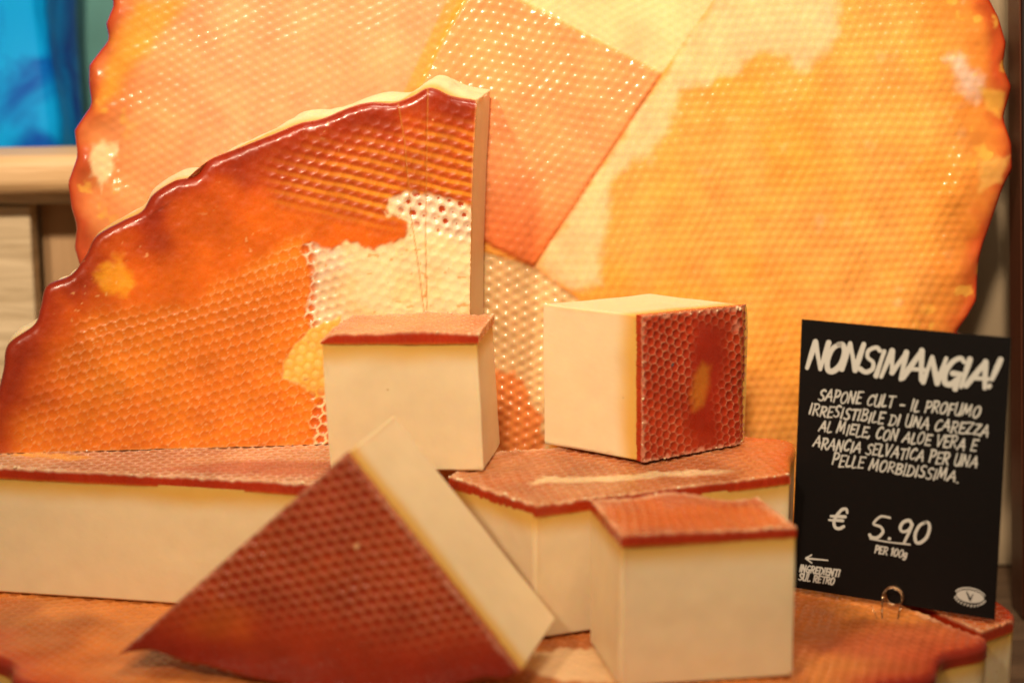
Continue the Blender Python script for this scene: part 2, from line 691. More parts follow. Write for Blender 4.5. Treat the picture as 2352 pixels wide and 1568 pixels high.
# ------------------------------------------------------------------ setting
M_TABLE = wood_material('table_wood', (0.10, 0.055, 0.03), (0.17, 0.10, 0.055), (2, 30, 2), 0.5)
bm = box_bm(-0.75, 0.75, 0.35, 1.38, -0.03, 0.0, 0.002)
tag(bm_object('table', bm, M_TABLE), None, None, kind='structure')
M_WALL = plain('wall_paint', (0.30, 0.20, 0.115), 0.8, noise=(9, 0.10, 0.1))
bm = box_bm(-0.9, 0.9, 1.38, 1.42, -0.05, 1.0)
tag(bm_object('wall', bm, M_WALL), None, None, kind='structure')

# ------------------------------------------------------------------ big wheel standing at the back
WC = (0.016, 0.90961, 0.2356)
WM = frame(WC, (1, 0, 0), (0, math.sin(math.radians(5)), math.cos(math.radians(5))))


def wheel_radius(a):
    """Rim radius in mm against angle in degrees; measured on the two visible sides."""
    R_ = [(-20.9, 222.8), (-18, 226), (-15.8, 227.6), (-13, 225), (-10.8, 223.6), (-8.5, 224), (-4.5, 227.3), (-1.2, 230.6), (1, 235), (4.1, 234.8), (7.4, 231.3), (9.4, 234.9), (10.9, 237.5), (13.6, 235.2), (16.1, 239.2), (19.3, 239.1), (21.6, 237.7), (24.3, 233)]
    L_ = [(157.7, 230), (160.8, 230.6), (162.5, 226.9), (166.2, 233.4), (168.3, 232), (170.9, 228.9), (174.3, 236.2), (177.4, 234), (180.6, 239), (183.7, 238.2), (185.9, 236.4), (188.5, 239.3), (191.4, 238.3)]
    if a < -90:
        a += 360
    if -20.9 <= a <= 24.3:
        return np.interp(a, [p[0] for p in R_], [p[1] for p in R_])
    if 157.7 <= a <= 191.4:
        return np.interp(a, [p[0] for p in L_], [p[1] for p in L_])
    return 233.0 + 2.8 * math.sin(math.radians(a) * 46) + 1.2 * math.sin(math.radians(a) * 17 + 1)


def arc(a0, a1, n=400):
    A = np.linspace(a0, a1, n)
    rr = np.array([wheel_radius((x + 180) % 360 - 180) for x in A])
    k = np.hanning(7)
    k /= k.sum()
    rs = np.convolve(np.pad(rr, 3, mode='edge'), k, 'valid')
    rs[0], rs[-1] = rr[0], rr[-1]
    return np.stack([rs * np.cos(np.radians(A)), rs * np.sin(np.radians(A))], 1) / 1000


W_RHOMB = [(-32.3, 98.0), (-11.9, 87.4), (58.2, 51.3), (-5.3, -44.4), (-84.7, -3.6), (-51.8, 64.1)]
W_TOP = [(-11.9, 87.4), (58.2, 51.3), (83.6, 87.4), (87.7, 130), (-32.3, 130)]
W_BAND = [(58.2, 51.3), (83.6, 87.4), (96.1, 112.7), (145.4, 112.7), (145.1, 74.7), (142.2, 61.9), (129.4, 52.3), (116.3, 61.9), (101.3, 59.8), (94.9, 51.3), (66.9, 44.8), (63.9, 27.7), (54.3, 14.8), (37.0, 1.8), (31.7, -15.5), (29.6, -33.0), (26.9, -52.7), (15.5, -57.1), (-5.3, -44.4)]
W_LSPOT = [(-226.5, 16.9), (-213.5, 18.0), (-212.5, 12.6), (-220.6, -6.9), (-225.8, 1.8)]
W_TAN = [(-5.3, -44.4), (17.7, -61.5), (2.6, -139.3), (-37.2, -139.3), (-60, -28.6)]
W_TANOR = [(-36, -95), (-26.1, -99.1), (-15.1, -96.9), (-0.8, -121.4), (2.6, -141.6), (-37.3, -141.6)]
W_TANOR2 = [(-40, -55), (-31, -62), (-33, -72), (-40, -75)]
W_WHITE = [(198.3, 59.8), (204.7, 61.9), (215.8, 51.3), (215.1, 38.4), (207.3, 44.8)]
W_Y1 = [(216.0, 44.8), (229.0, 42.7), (227.3, 29.8), (220.6, 34.1)]
W_Y2 = [(217.1, 8.3), (232.2, 10.5), (228.3, -2.5), (217.6, -6.9)]
W_LE = [(-199.8, 87.4), (-176.2, 87.4), (-198.4, 59.8), (-220.7, 32.0), (-223.8, 36.3), (-213.2, 68.3)]


def side_of(X, Y, a, b):
    """Signed distance (mm) to the line a-b, positive on its left."""
    ax, ay = a
    bx, by = b
    L = math.hypot(bx - ax, by - ay)
    return ((bx - ax) * (Y * 1000 - ay) - (by - ay) * (X * 1000 - ax)) / L


def wheel_regions(X, Y):
    rh = patch(X, Y, W_RHOMB, 0.5, 0)
    top = patch(X, Y, W_TOP, 0.6, 0)
    tan = patch(X, Y, W_TAN, 0.8, 0.4) * (1 - rh)
    left = sstep(1.0, 2.5, side_of(X, Y, (-84.7, -3.6), (-32.3, 105))) * (1 - rh)
    right = np.clip(1 - rh - top - tan - left, 0, 1)
    return rh, top, tan, left, right


def wheel_h(X, Y, info):
    rh, top, tan, left, right = wheel_regions(X, Y)
    h = np.zeros(X.shape)
    band = patch(X, Y, W_BAND, 2.0, 1.5, 9, 3)
    rr = np.hypot(X, Y) * 1000
    edge = sstep(226, 204, rr + (fbm(X, Y, 0.02, 4) - .5) * 26)
    for msk, p, a, amp in ((rh, .0052, -10, .00078), (top, .0046, 28, .00032), (tan, .0054, 86, .00135), (left, .0050, 24, .00056), (right, .0051, 2, .00066)):
        am = amp * (1 if msk is not right else (1 - band * .35))
        h -= msk * am * hexwave(X, Y, p, a)
    rimside = sstep(190, 215, np.abs(X * 1000))
    h *= .25 + .75 * edge
    # folds of film pressed in while the wheel was cast
    e1 = np.abs(side_of(X, Y, (58.2, 51.3), (-5.3, -44.4)))
    e2 = np.abs(side_of(X, Y, (-5.3, -44.4), (-84.7, -3.6)))
    e3 = np.abs(side_of(X, Y, (-11.9, 87.4), (58.2, 51.3)))
    near = patch(X, Y, W_RHOMB, 5, 0)
    h -= .0009 * near * (np.exp(-(e1 / 1.0) ** 2) + np.exp(-(e2 / 1.0) ** 2) + .7 * np.exp(-(e3 / 1.0) ** 2))
    h += .0022 * (fbm(X, Y, 0.05, 8) - .5)
    h += rimside * (.008 * (fbm(X, Y, 0.026, 12, 2) - .5) + .0012 * (fbm(X, Y, 0.008, 13, 1) - .5))
    h += .0015 * rh - .0008 * tan
    return h


def wheel_c(X, Y, info):
    rh, top, tan, left, right = wheel_regions(X, Y)
    n = fbm(X, Y, 0.035, 21)
    n2 = fbm(X, Y, 0.008, 22)
    c = np.tile(np.array((0.86, 0.36, 0.060)), (len(X), 1))
    c = mixc(c, right * sstep(.35, .65, n) * .35, (0.86, 0.40, 0.13))
    c = mixc(c, left, PEACH)
    c = mixc(c, left * sstep(-150, -215, X * 1000) * .5, (0.80, 0.28, 0.07))
    c = mixc(c, rh, (0.88, 0.34, 0.13))
    c = mixc(c, rh * sstep(15, -42, Y * 1000 + X * 150) * .75, (0.82, 0.17, 0.035))
    c = mixc(c, top, (0.86, 0.58, 0.29))
    c = mixc(c, (.78 + .22 * n2) * patch(X, Y, W_BAND, 3.2, 4.2, 7, 3) * (1 - rh) * (1 - top), (0.86, 0.56, 0.29))
    c = mixc(c, tan, (0.78, 0.50, 0.23))
    c = mixc(c, tan * patch(X, Y, W_TANOR, 1.5, 3, 6, 5), (0.82, 0.27, 0.07))
    c = mixc(c, tan * patch(X, Y, W_TANOR2, 1.5, 2, 6, 5), (0.74, 0.22, 0.06))
    # small pale blisters
    c = mixc(c, right * sstep(.72, .86, fbm(X, Y, 0.014, 31)) * .5, (0.88, 0.56, 0.26))
    # seams of the film
    for a, b, col in (((58.2, 51.3), (-5.3, -44.4), (0.74, 0.17, 0.02)), ((-5.3, -44.4), (-84.7, -3.6), (0.74, 0.14, 0.02)), ((-11.9, 87.4), (58.2, 51.3), (0.84, 0.30, 0.05))):
        e = np.abs(side_of(X, Y, a, b)) + (n2 - .5) * .8
        c = mixc(c, np.exp(-(e / .9) ** 2) * patch(X, Y, W_RHOMB, 3, 0) * .85, col)
    e = side_of(X, Y, (-84.7, -3.6), (-32.3, 105))
    c = mixc(c, sstep(-1, 0, e) * sstep(7.5, 5.5, e) * .75, (0.86, 0.34, 0.05))
    # thick dark gel towards the rim
    dr = info['drim'] * 1000 + (fbm(X, Y, 0.018, 41) - .5) * 16
    sides = sstep(120, 190, np.abs(X * 1000))
    c = mixc(c, sstep(26, 8, dr) * .55, (0.62, 0.17, 0.03))
    c = mixc(c, sstep(38, 16, dr) * sstep(150, 190, X * 1000) * .75, (0.64, 0.21, 0.03))
    c = mixc(c, sstep(14, 1, dr) * .85, (0.46, 0.05, 0.012))
    c = mixc(c, sstep(3.0, .5, info['drim'] * 1000), (0.50, 0.03, 0.008))
    c = mixc(c, patch(X, Y, W_LE, 4, 3, 9, 2) * .8, (0.84, 0.34, 0.04))
    c = mixc(c, patch(X, Y, W_LSPOT, 1.6, 3.2, 5, 2) * .9, CREAM)
    c = mixc(c, patch(X, Y, W_WHITE, 3.5, 4, 6, 2) * .6, (0.80, 0.66, 0.56))
    c = mixc(c, patch(X, Y, W_Y1, 1.6, 2, 6, 7) * .7, (0.76, 0.42, 0.07))
    c = mixc(c, patch(X, Y, W_Y2, 1.6, 2, 6, 7) * .7, (0.76, 0.42, 0.10))
    c = mixc(c, sides * sstep(.66, .74, fbm(X, Y, 0.009, 52)) * sstep(30, 14, info['drim'] * 1000) * .6, (0.78, 0.44, 0.07))
    return c


a_ = [-135, -45, 45, 135]
wb, wr_, wt, wl = arc(-135, -45), arc(-45, 45), arc(45, 135), arc(135, 225)
soap('round_soap', 'huge round honeycomb soap standing upright behind all the cut pieces', 'soap', None, WM,
     (wb, wr_, wt[::-1], wl[::-1]), (True,) * 4, 0.060, 0.0075, 0.00092, wheel_h, wheel_c, rimr=0.006, scallop=0.003, seed=3, rind_mat=M_RIND_WHEEL)

# ------------------------------------------------------------------ quarter wedge standing at the left
EM = frame((-0.0197, 0.83572, 0.1203), (0.99378, 0.11138, 0), (-0.00777, 0.06932, 0.99756))
E_RIM = [(4.7, 159.0), (-6.3, 161.1), (-16.3, 165.0), (-24.4, 161.3), (-33.4, 158.2), (-44.3, 158.5), (-54.3, 156.0), (-66.3, 151.2), (-76.3, 149.3), (-86.2, 145.4), (-96.2, 141.6), (-106.1, 137.8), (-118.0, 133.0), (-124.1, 126.1), (-134.0, 123.7), (-144.0, 117.5), (-149.1, 110.2), (-158.0, 105.8), (-170.0, 99.1), (-175.2, 90.2), (-182.3, 81.4), (-193.2, 76.6), (-196.6, 66.7), (-199.8, 58.8), (-211.8, 50.0), (-214.3, 39.0), (-217.1, 29.0), (-221.0, 16.9), (-222.9, 0.0)]
E_CREAM = [(-76.2, 94.1), (-72.6, 94.4), (-63.6, 91.2), (-55.6, 94.1), (-43.6, 91.9), (-29.4, 96.7), (-27.3, 101.7), (-39.2, 109.9), (-37.1, 115.9), (-23.0, 117.7), (8, 109.3), (8, -8), (-73.8, -8), (-75.1, 12.9), (-69.1, 25.1), (-76.2, 68.2), (-72.9, 78.3)]
E_YEL = [(-74.1, 54.9), (-60, 60), (-60, 25.1), (-73.2, 22.1), (-79.1, 28.4), (-87.1, 31.7), (-86.9, 39.9), (-80.7, 47.9)]
E_YSPOT = [(-170.2, 84.2), (-161.5, 90.0), (-156.8, 85.9), (-155.1, 77.9), (-158.3, 71.5), (-167.1, 73.1), (-171.1, 79.2)]
E_UP = [(-76.3, 146.3), (8, 157.4), (8, 109.3), (-27.3, 101.7), (-51.3, 106.1), (-87.0, 114.7), (-94.6, 126.7)]
E_HEX = [(-129.9, 69.3), (-75.5, 98.5), (-60, -8), (-213.0, -8), (-204.0, 28.7), (-175.2, 64.2)]
E_HOLES = [(-41, 117), (8, 121), (8, 92), (-22, 100)]
E_CR = [[(-31.4, 157.8), (-28.7, 139.8), (-26.2, 105.7), (-22.6, 77.3), (-20.8, 60)], [(-17.7, 164.6), (-18.9, 125.7), (-19.7, 93.5), (-19.5, 60)]]


def wedge_masks(X, Y):
    hexm = patch(X, Y, E_HEX, 5, 5, 12, 4)
    up = patch(X, Y, E_UP, 8, 4, 14, 5)
    d_e, hd_e, i_e = hexcells(X, Y, .0054, -14)
    cream = patch(X + (i_e - .5) * .0022, Y + (hd_e - .6) * .0012, E_CREAM, 1.0, 2.2, 5, 6)
    yel = patch(X, Y, E_YEL, .8, 1.2, 5, 9)
    cream = np.maximum(cream, yel)
    return hexm, up, cream, yel


def wedge_h(X, Y, info):
    hexm, up, cream, yel = wedge_masks(X, Y)
    d, hd, i_ = hexcells(X, Y, .0050, 16)
    wob = .00035 * (fbm(X, Y, .02, 3) - .5)
    d2, hd2, _ = hexcells(X + wob * 3, Y, .0054, -14)
    ridge = sstep(.9, .99, hd)
    h = hexm * (1 - cream) * (bowl(d, .00038, 1.0) + .0002 * ridge)
    h += up * (1 - cream) * (bowl(d2, .0005, 1.05))
    holes = patch(X, Y, E_HOLES, 3, 2, 8, 3)
    h += cream * (holes * bowl(d2, .0010, .9) + (1 - holes) * (.00014 * (fbm(X, Y, .003, 4) - .5) * 2 + bowl(d2, .00036, 1.0) * sstep(-70, -30, X * 1000) + bowl(d, .0007, 1.0) * sstep(-40, -72, X * 1000)) - .0003)
    h += yel * cream * .0006 * sstep(.9, .2, d)
    mid = np.clip(1 - hexm - up - cream, 0, 1)
    h += mid * .00025 * (fbm(X, Y, .003, 14) - .5) * 2
    h += .0009 * (fbm(X, Y, .03, 7) - .5)
    for cr in E_CR:
        e = seg_dist(X * 1000, Y * 1000, cr)
        h -= .0005 * np.exp(-(e / .35) ** 2)
    return h


def wedge_c(X, Y, info):
    hexm, up, cream, yel = wedge_masks(X, Y)
    d, hd, i_ = hexcells(X, Y, .0050, 16)
    d2, hd2, i2 = hexcells(X, Y, .0054, -14)
    n = fbm(X, Y, .03, 61)
    c = np.tile(np.array((0.70, 0.135, 0.008)), (len(X), 1))
    c = mixc(c, hexm, (0.72, 0.175, 0.013))
    c = mixc(c, hexm * sstep(.35, .7, n) * .7, (0.84, 0.235, 0.016))
    # cell walls painted pale: light caught by the thin fins, plus dried soap
    ridge = sstep(.905, .99, hd) * (.5 + .45 * vnoise(X, Y, .006, 5))
    c = mixc(c, hexm * ridge * (1 - cream) * .7, (0.88, 0.48, 0.22))
    # thick streaked gel at the top
    c = mixc(c, up, (0.46, 0.095, 0.010))
    rowv = .5 + .5 * np.cos(2 * math.pi * (-X * math.sin(math.radians(-14)) + Y * math.cos(math.radians(-14))) / (.0054 * math.sqrt(3) / 2) + (fbm(X, Y, .012, 9) - .5) * 2.2)
    c = mixc(c, up * sstep(.45, .95, rowv) * (.35 + .6 * vnoise(X, Y, .009, 3)), (0.84, 0.30, 0.025))
    c = mixc(c, up * sstep(.4, .05, rowv) * .5, (0.40, 0.035, 0.006))
    # rim: deep red
    dr = info['drim'] * 1000 + (fbm(X, Y, .022, 71) - .5) * 30
    c = mixc(c, sstep(36, 8, dr) * .75, (0.46, 0.052, 0.006))
    c = mixc(c, sstep(20, 3, dr) * .85, (0.30, 0.022, 0.006))
    c = mixc(c, sstep(3.5, .5, info['drim'] * 1000) * .6, DEEP)
    c = mixc(c, patch(X, Y, E_YSPOT, 2.6, 3.4, 5, 3) * .75, (0.86, 0.36, 0.02))
    # bare cream patch with cells opening through it
    cc = np.tile(np.array(CREAM), (len(X), 1))
    pink = patch(X, Y, [(-80, 100), (-55, 92), (-62, 60), (-80, 60)], 5, 4, 9, 2) + patch(X, Y, E_HOLES, 4, 3, 9, 3)
    cc = mixc(cc, np.clip(pink, 0, 1) * .75, (0.80, 0.58, 0.42))
    cc = mixc(cc, sstep(.5, .75, fbm(X, Y, .014, 77)) * .45, (0.84, 0.52, 0.20))
    cc = mixc(cc, yel, (0.88, 0.46, 0.08))
    cc = mixc(cc, yel * sstep(.9, .3, d), (0.90, 0.58, 0.16))
    holes = patch(X, Y, E_HOLES, 2.5, 2, 8, 3)
    op = holes * sstep(.46, .30, d2 + (i2 - .35) * .8)
    cc = mixc(cc, op, (0.44, 0.055, 0.008))
    # cells along the left border of the patch
    bord = sstep(9, 3, seg_dist(X * 1000, Y * 1000, [(-76, 94), (-73, 78), (-76, 68), (-72, 50), (-69, 25), (-75, 10), (-73, -3)]))
    cell_open = sstep(.80, .66, hd + (i_ - .5) * .35) * bord * (1 - yel)
    lowcell = sstep(30, 20, Y * 1000) * sstep(-60, -66, X * 1000) * sstep(.84, .7, hd + (i_ - .5) * .2)
    cc = mixc(cc, np.clip(cell_open * sstep(-68, -74, X * 1000) + lowcell, 0, 1), (0.66, 0.13, 0.014))
    pin = sstep(.90, .94, vnoise(X, Y, .0022, 17)) * .7
    cc = mixc(cc, pin, (0.66, 0.33, 0.09))
    c = c * (1 - cream[:, None]) + cc * cream[:, None]
    # hairline cuts
    for cr in E_CR:
        e = seg_dist(X * 1000, Y * 1000, cr)
        c = mixc(c, np.exp(-(e / .28) ** 2) * .75, (0.52, 0.19, 0.03))
    # pale flecks and bubbles in the gel
    fl = sstep(.925, .96, vnoise(X, Y, .0016, 43)) * sstep(.5, .7, fbm(X, Y, .03, 47)) * (1 - cream)
    c = mixc(c, fl * .7, (0.90, 0.50, 0.20))
    c = mixc(c, sstep(.7, .2, info['dcut'] * 1000) * .35, (0.80, 0.42, 0.16))
    return c


rim = spline(mm(E_RIM), 8)
half = int(np.argmin(np.hypot(rim[:, 0] + .134, rim[:, 1] - .1237)))
topc = rim[:half + 1][::-1]
leftc = rim[half:][::-1]
bot = line(leftc[0], (0, 0))
rgt = spline(mm([(0, 0), (0.4, 60), (2.2, 120), (4.7, 159)]), 10)
soap('soap_quarter', 'quarter wheel of orange honeycomb soap standing upright on the left slab', 'soap', None, EM,
     (bot, rgt, topc, leftc), (False, False, True, True), 0.058, 0.0055, 0.00062, wedge_h, wedge_c, rimr=0.0045, back=(.0098, .0024), backscale=1.03, scallop=0.0036, seed=5, wave=.0003, burr=.0004)


# ------------------------------------------------------------------ lying slabs
def flat(z):
    return Matrix.Translation((0, 0, z))


def dry_top(p, ang, amp, col, col2, edge=(0.68, 0.38, 0.22), seed=0, ridgec=(0.78, 0.46, 0.30), cell=.5):
    def h(X, Y, info):
        d, hd, _ = hexcells(X, Y, p, ang)
        fade = sstep(.35, .55, fbm(X, Y, .035, seed + 4))
        z = amp * (bowl(d, 1, .96) + .3 * sstep(.85, 1, hd)) * (.35 + .65 * fade)
        z += .0012 * (fbm(X, Y, .03, seed) - .5)
        z += .0007 * sstep(2.5, .3, info['dcut'] * 1000) * (vnoise(X, Y, .0016, seed + 2) - .4)
        return z

    def c(X, Y, info):
        d, hd, _ = hexcells(X, Y, p, ang)
        k = np.tile(np.array(col, float), (len(X), 1))
        k = mixc(k, sstep(.4, .65, fbm(X, Y, .03, seed + 9)), col2)
        k = mixc(k, sstep(.82, .97, hd) * cell, ridgec)
        k = mixc(k, sstep(13, 1, info['drim'] * 1000) * .8, RED)
        k = mixc(k, sstep(4.0, .2, info['dcut'] * 1000 + (fbm(X, Y, .005, seed + 3) - .5) * 6) * .6, edge)
        return k
    return h, c


# lower layer: half wheel lying flat, its scalloped rim towards the camera
def arc_pts(cx, cy, r, a0, a1, n, amp, k, ph=0.0, r0=None):
    A = np.radians(np.linspace(a0, a1, n))
    rr = np.linspace(r if r0 is None else r0, r, n) + amp * np.sin(A * k + ph) + amp * .5 * np.sin(A * k * .37 + 1)
    return np.stack([cx + rr * np.cos(A), cy + rr * np.sin(A)], 1)


rimL = arc_pts(-0.012, 0.865, 0.2455, 196, 270, 160, .0026, 44, 0.0, 0.256)
rimR = arc_pts(-0.012, 0.865, 0.2455, 270, 328.5, 160, .0042, 33, 1.3)
p_l, p_m, p_r = rimL[0], rimL[-1], rimR[-1]
rimR[0] = p_m
cream_low = [[(20, 690), (52, 684), (60, 702), (40, 725), (5, 722), (2, 705)], [(-142, 742), (-112, 738), (-110, 746), (-140, 752)]]
h0, c0 = dry_top(.0052, 12, .0009, (0.42, 0.11, 0.022), (0.62, 0.20, 0.040), seed=13, ridgec=(0.76, 0.36, 0.18), cell=.25)


def c_low(X, Y, info):
    k = c0(X, Y, info)
    for q in cream_low:
        k = mixc(k, patch(X, Y, q, 2, 4, 9, 3), (0.78, 0.50, 0.26))
    k = mixc(k, patch(X, Y, [(120, 720), (200, 700), (205, 760), (150, 745)], 12, 5, 12, 4) * .6, (0.62, 0.13, 0.05))
    k = mixc(k, sstep(-120, -190, X * 1000) * sstep(760, 700, Y * 1000) * .6, (0.60, 0.14, 0.03))
    k = mixc(k, sstep(24, 6, info['drim'] * 1000 + (fbm(X, Y, .02, 3) - .5) * 14) * .5, (0.50, 0.07, 0.02))
    k = mixc(k, sstep(5, .6, info['drim'] * 1000) * .85, (0.24, 0.012, 0.005))
    return k


backR = np.array((0.118, 0.862))
backL = np.array((-0.235, 0.862))
soap('half_round_soap', 'half wheel of honey soap lying flat as the lowest layer, scalloped rim towards the viewer', 'soap', None, flat(0.060),
     (rimL, rimR, line(backL, p_r) if False else np.array([backL, backR, p_r]), line(p_l, backL)),
     (True, True, False, False), 0.060, 0.0072, 0.0011, h0, c_low, rind_mat=M_RIND_WHEEL, scallop=.0012, seed=7, rimr=.003)

h1, c1 = dry_top(.0054, 33, .0006, (0.50, 0.10, 0.025), (0.60, 0.16, 0.035), seed=17)
soap('soap_piece', 'soap piece lying at the far right below the black card', 'soap', None, flat(0.0603),
     (line((0.2018, 0.7425), (0.2195, 0.7575)), spline([(0.2195, 0.7575), (0.2225, 0.768), (0.2195, 0.783), (0.214, 0.797)]), line((0.152, 0.828), (0.214, 0.797)), line((0.2018, 0.7425), (0.152, 0.828))),
     (False, True, False, False), 0.060, 0.0058, 0.0009, h1, c1, rind_mat=M_RIND_DRY, seed=8)

# left slab
h2, c2 = dry_top(.0054, 10, .0008, (0.44, 0.18, 0.085), (0.56, 0.25, 0.11), seed=23, ridgec=(0.86, 0.62, 0.44), cell=.85, edge=(0.80, 0.55, 0.36))


def c_lslab(X, Y, info):
    k = c2(X, Y, info)
    k = mixc(k, patch(X, Y, [(-235, 812), (-200, 800), (-190, 806), (-230, 818)], 2, 2, 6, 3) * .7, (0.80, 0.38, 0.06))
    k = mixc(k, patch(X, Y, [(-160, 786), (-85, 775), (-78, 800), (-120, 803)], 4, 3, 9, 3) * .7, (0.46, 0.11, 0.05))
    return k


soap('soap_bar', 'long flat slab of cream soap at left carrying the upright orange quarter', 'soap', None, flat(0.1200),
     (line((-0.315, 0.8057), (-0.072, 0.7612)), line((-0.072, 0.7612), (-0.056, 0.872)), line((-0.300, 0.888), (-0.056, 0.872)), line((-0.315, 0.8057), (-0.300, 0.888))),
     (False,) * 4, 0.0592, 0.0052, 0.00075, h2, c_lslab, rind_mat=M_RIND_DRY, crumbs=90, seed=11, burr=.0003)

# right slab
h3, c3 = dry_top(.0054, -18, .0006, (0.40, 0.115, 0.035), (0.48, 0.17, 0.06), seed=29, cell=.4)


def h_rslab(X, Y, info):
    z = h3(X, Y, info)
    return z


def c_rslab(X, Y, info):
    k = c3(X, Y, info)
    k = mixc(k, patch(X, Y, [(8, 764), (40, 766), (86, 778), (100, 787), (80, 787), (40, 776), (15, 775)], 2, 3, 9, 2) * .9, (0.78, 0.55, 0.30))
    k = mixc(k, sstep(92, 118, X * 1000) * .6, (0.58, 0.13, 0.025))
    return k


soap('soap_bar', 'flat cream soap slab with a pointed front corner, under the right cube', 'soap', None, flat(0.1200),
     (line((0.0098, 0.732), (0.1235, 0.7800)), spline([(0.1235, 0.78), (0.1272, 0.805), (0.133, 0.828), (0.130, 0.838), (0.114, 0.8435)]), line((-0.006, 0.816), (0.114, 0.8435)), line((0.0098, 0.732), (-0.006, 0.816)) if False else np.array([(0.0098, 0.732), (-0.028, 0.7745), (-0.006, 0.816)])),
     (False, True, False, False), 0.0592, 0.0050, 0.00075, h_rslab, c_rslab, rind_mat=M_RIND_DRY, crumbs=80, seed=12, burr=.0003, rimr=.003)

# ------------------------------------------------------------------ cubes
# left cube, bridging the two slabs
h4, c4 = dry_top(.0044, 62, .0004, (0.62, 0.22, 0.085), (0.68, 0.28, 0.11), seed=37, ridgec=(0.76, 0.40, 0.26), cell=.5)


def h_cubeL(X, Y, info):
    z = h4(X, Y, info)
    xx = X * 1000
    return z - .0055 * sstep(-74, -87, xx) ** 1.5 + .0006 * np.sin(xx * .12)


soap('soap_cube', 'cream soap cube with honey rind on top, bridging the gap between the two slabs', 'soap', 'soap cubes', flat(0.1835),
     (line((-0.0835, 0.7785), (-0.0146, 0.7785)), line((-0.0146, 0.7785), (-0.0082, 0.8240)), line((-0.073, 0.8235), (-0.0082, 0.8240)), line((-0.0835, 0.7785), (-0.073, 0.8235))),
     (False,) * 4, 0.0627, 0.0046, 0.0005, h_cubeL, c4, back=(0.0026, 0.002), rind_mat=M_RIND_DRY, crumbs=22, seed=15, burr=.0003, wave=.0011)

# right cube, honey face turned to the right
d_ = Vector((0.0523, 0.0341, 0)).normalized()
RM = frame((0.0586, 0.7934, 0.1212), d_, (0, 0, 1))
R_SM = [(30, 62), (48, 56), (50, 40), (42, 22), (46, 3), (30, 1), (24, 12), (28, 26), (27, 46)]
R_YS = [(29, 20), (34, 22), (38, 32), (38, 40), (34, 42), (29, 36), (27, 28)]


def h_cubeR(X, Y, info):
    d, hd, _ = hexcells(X, Y, .0043, 38)
    sm = patch(X, Y, R_SM, 6, 3, 8, 3)
    z = (1 - sm) * (bowl(d, .0005, .98) + .00025 * sstep(.86, .98, hd))
    z += .0012 * (fbm(X, Y, .03, 3) - .5)
    z -= .004 * sstep(52, 63, X * 1000) ** 2
    return z


def c_cubeR(X, Y, info):
    d, hd, _ = hexcells(X, Y, .0043, 38)
    sm = patch(X, Y, R_SM, 6, 3, 8, 3)
    c = np.tile(np.array((0.38, 0.030, 0.007)), (len(X), 1))
    c = mixc(c, sstep(.4, .7, fbm(X, Y, .02, 5)) * .5, (0.46, 0.05, 0.010))
    c = mixc(c, sm * .8, (0.32, 0.020, 0.006))
    c = mixc(c, (1 - sm) * sstep(.88, .99, hd) * (.3 + .5 * vnoise(X, Y, .008, 3)), (0.74, 0.36, 0.20))
    c = mixc(c, patch(X, Y, R_YS, 2.6, 1.5, 5, 2) * .75, (0.52, 0.17, 0.015))
    c = mixc(c, sstep(8, 2, np.hypot(X * 1000 - 54, Y * 1000 - 56) + 6 * fbm(X, Y, .004, 9)) * .6, (0.66, 0.26, 0.16))
    c = mixc(c, sstep(2.2, .3, info['dcut'] * 1000 + (vnoise(X, Y, .0016, 3) - .5) * 2.4) * .5, (0.74, 0.42, 0.26))
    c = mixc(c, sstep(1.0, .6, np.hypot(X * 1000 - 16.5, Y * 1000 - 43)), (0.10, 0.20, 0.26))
    return c


W_ = 0.0625
bv = Vector((-0.0440, 0.0315, 0))
bx = bv.dot(d_)
bn = -bv.dot(Vector((d_.y, -d_.x, 0)))
soap('soap_cube', 'cream soap cube turned so its dark red honeycomb face looks right', 'soap', 'soap cubes', RM,
     (line((0, 0), (W_, 0)), spline([(W_, 0), (W_ + .0005, .03), (W_, .062), (W_ - .002, .0655)]), line((-.0012, .0672), (W_ - .002, .0655)), line((0, 0), (-.0012, .0672))),
     (False,) * 4, bn, 0.0044, 0.00045, h_cubeR, c_cubeR, back=(bx, 0), rind_mat=M_RIND, crumbs=22, seed=19, burr=.0003, wave=.0011)

# front cube
h6, c6 = dry_top(.0050, 30, .0004, (0.52, 0.105, 0.016), (0.44, 0.11, 0.04), seed=43, cell=.25, ridgec=(0.72, 0.34, 0.2))


def h_front(X, Y, info):
    z = h6(X, Y, info)
    u = ((X - .075) * .986 + (Y - .70) * .167) * 1000
    v = (-(X - .075) * .167 + (Y - .70) * .986) * 1000
    return z + sstep(5, 34, v) * (.0028 * np.exp(-((u + 3) / 13) ** 2) - .0012 * np.exp(-((u - 20) / 9) ** 2))


f0, f1 = np.array((0.0428, 0.6800)), np.array((0.1126, 0.6923))
f3, f2 = np.array((0.0322, 0.7285)), np.array((0.1024, 0.7318))
soap('soap_cube', 'cream soap cube with orange rind on top, nearest the viewer beside the black card', 'soap', 'soap cubes', flat(0.1236),
     (line(f0, f1), line(f1, f2), line(f3, f2), line(f0, f3)),
     (False,) * 4, 0.0630, 0.0046, 0.0005, h_front, c6, back=(0.0004, 0.0005), rind_mat=M_RIND_DRY, crumbs=14, seed=21, burr=.0003, wave=.0011)

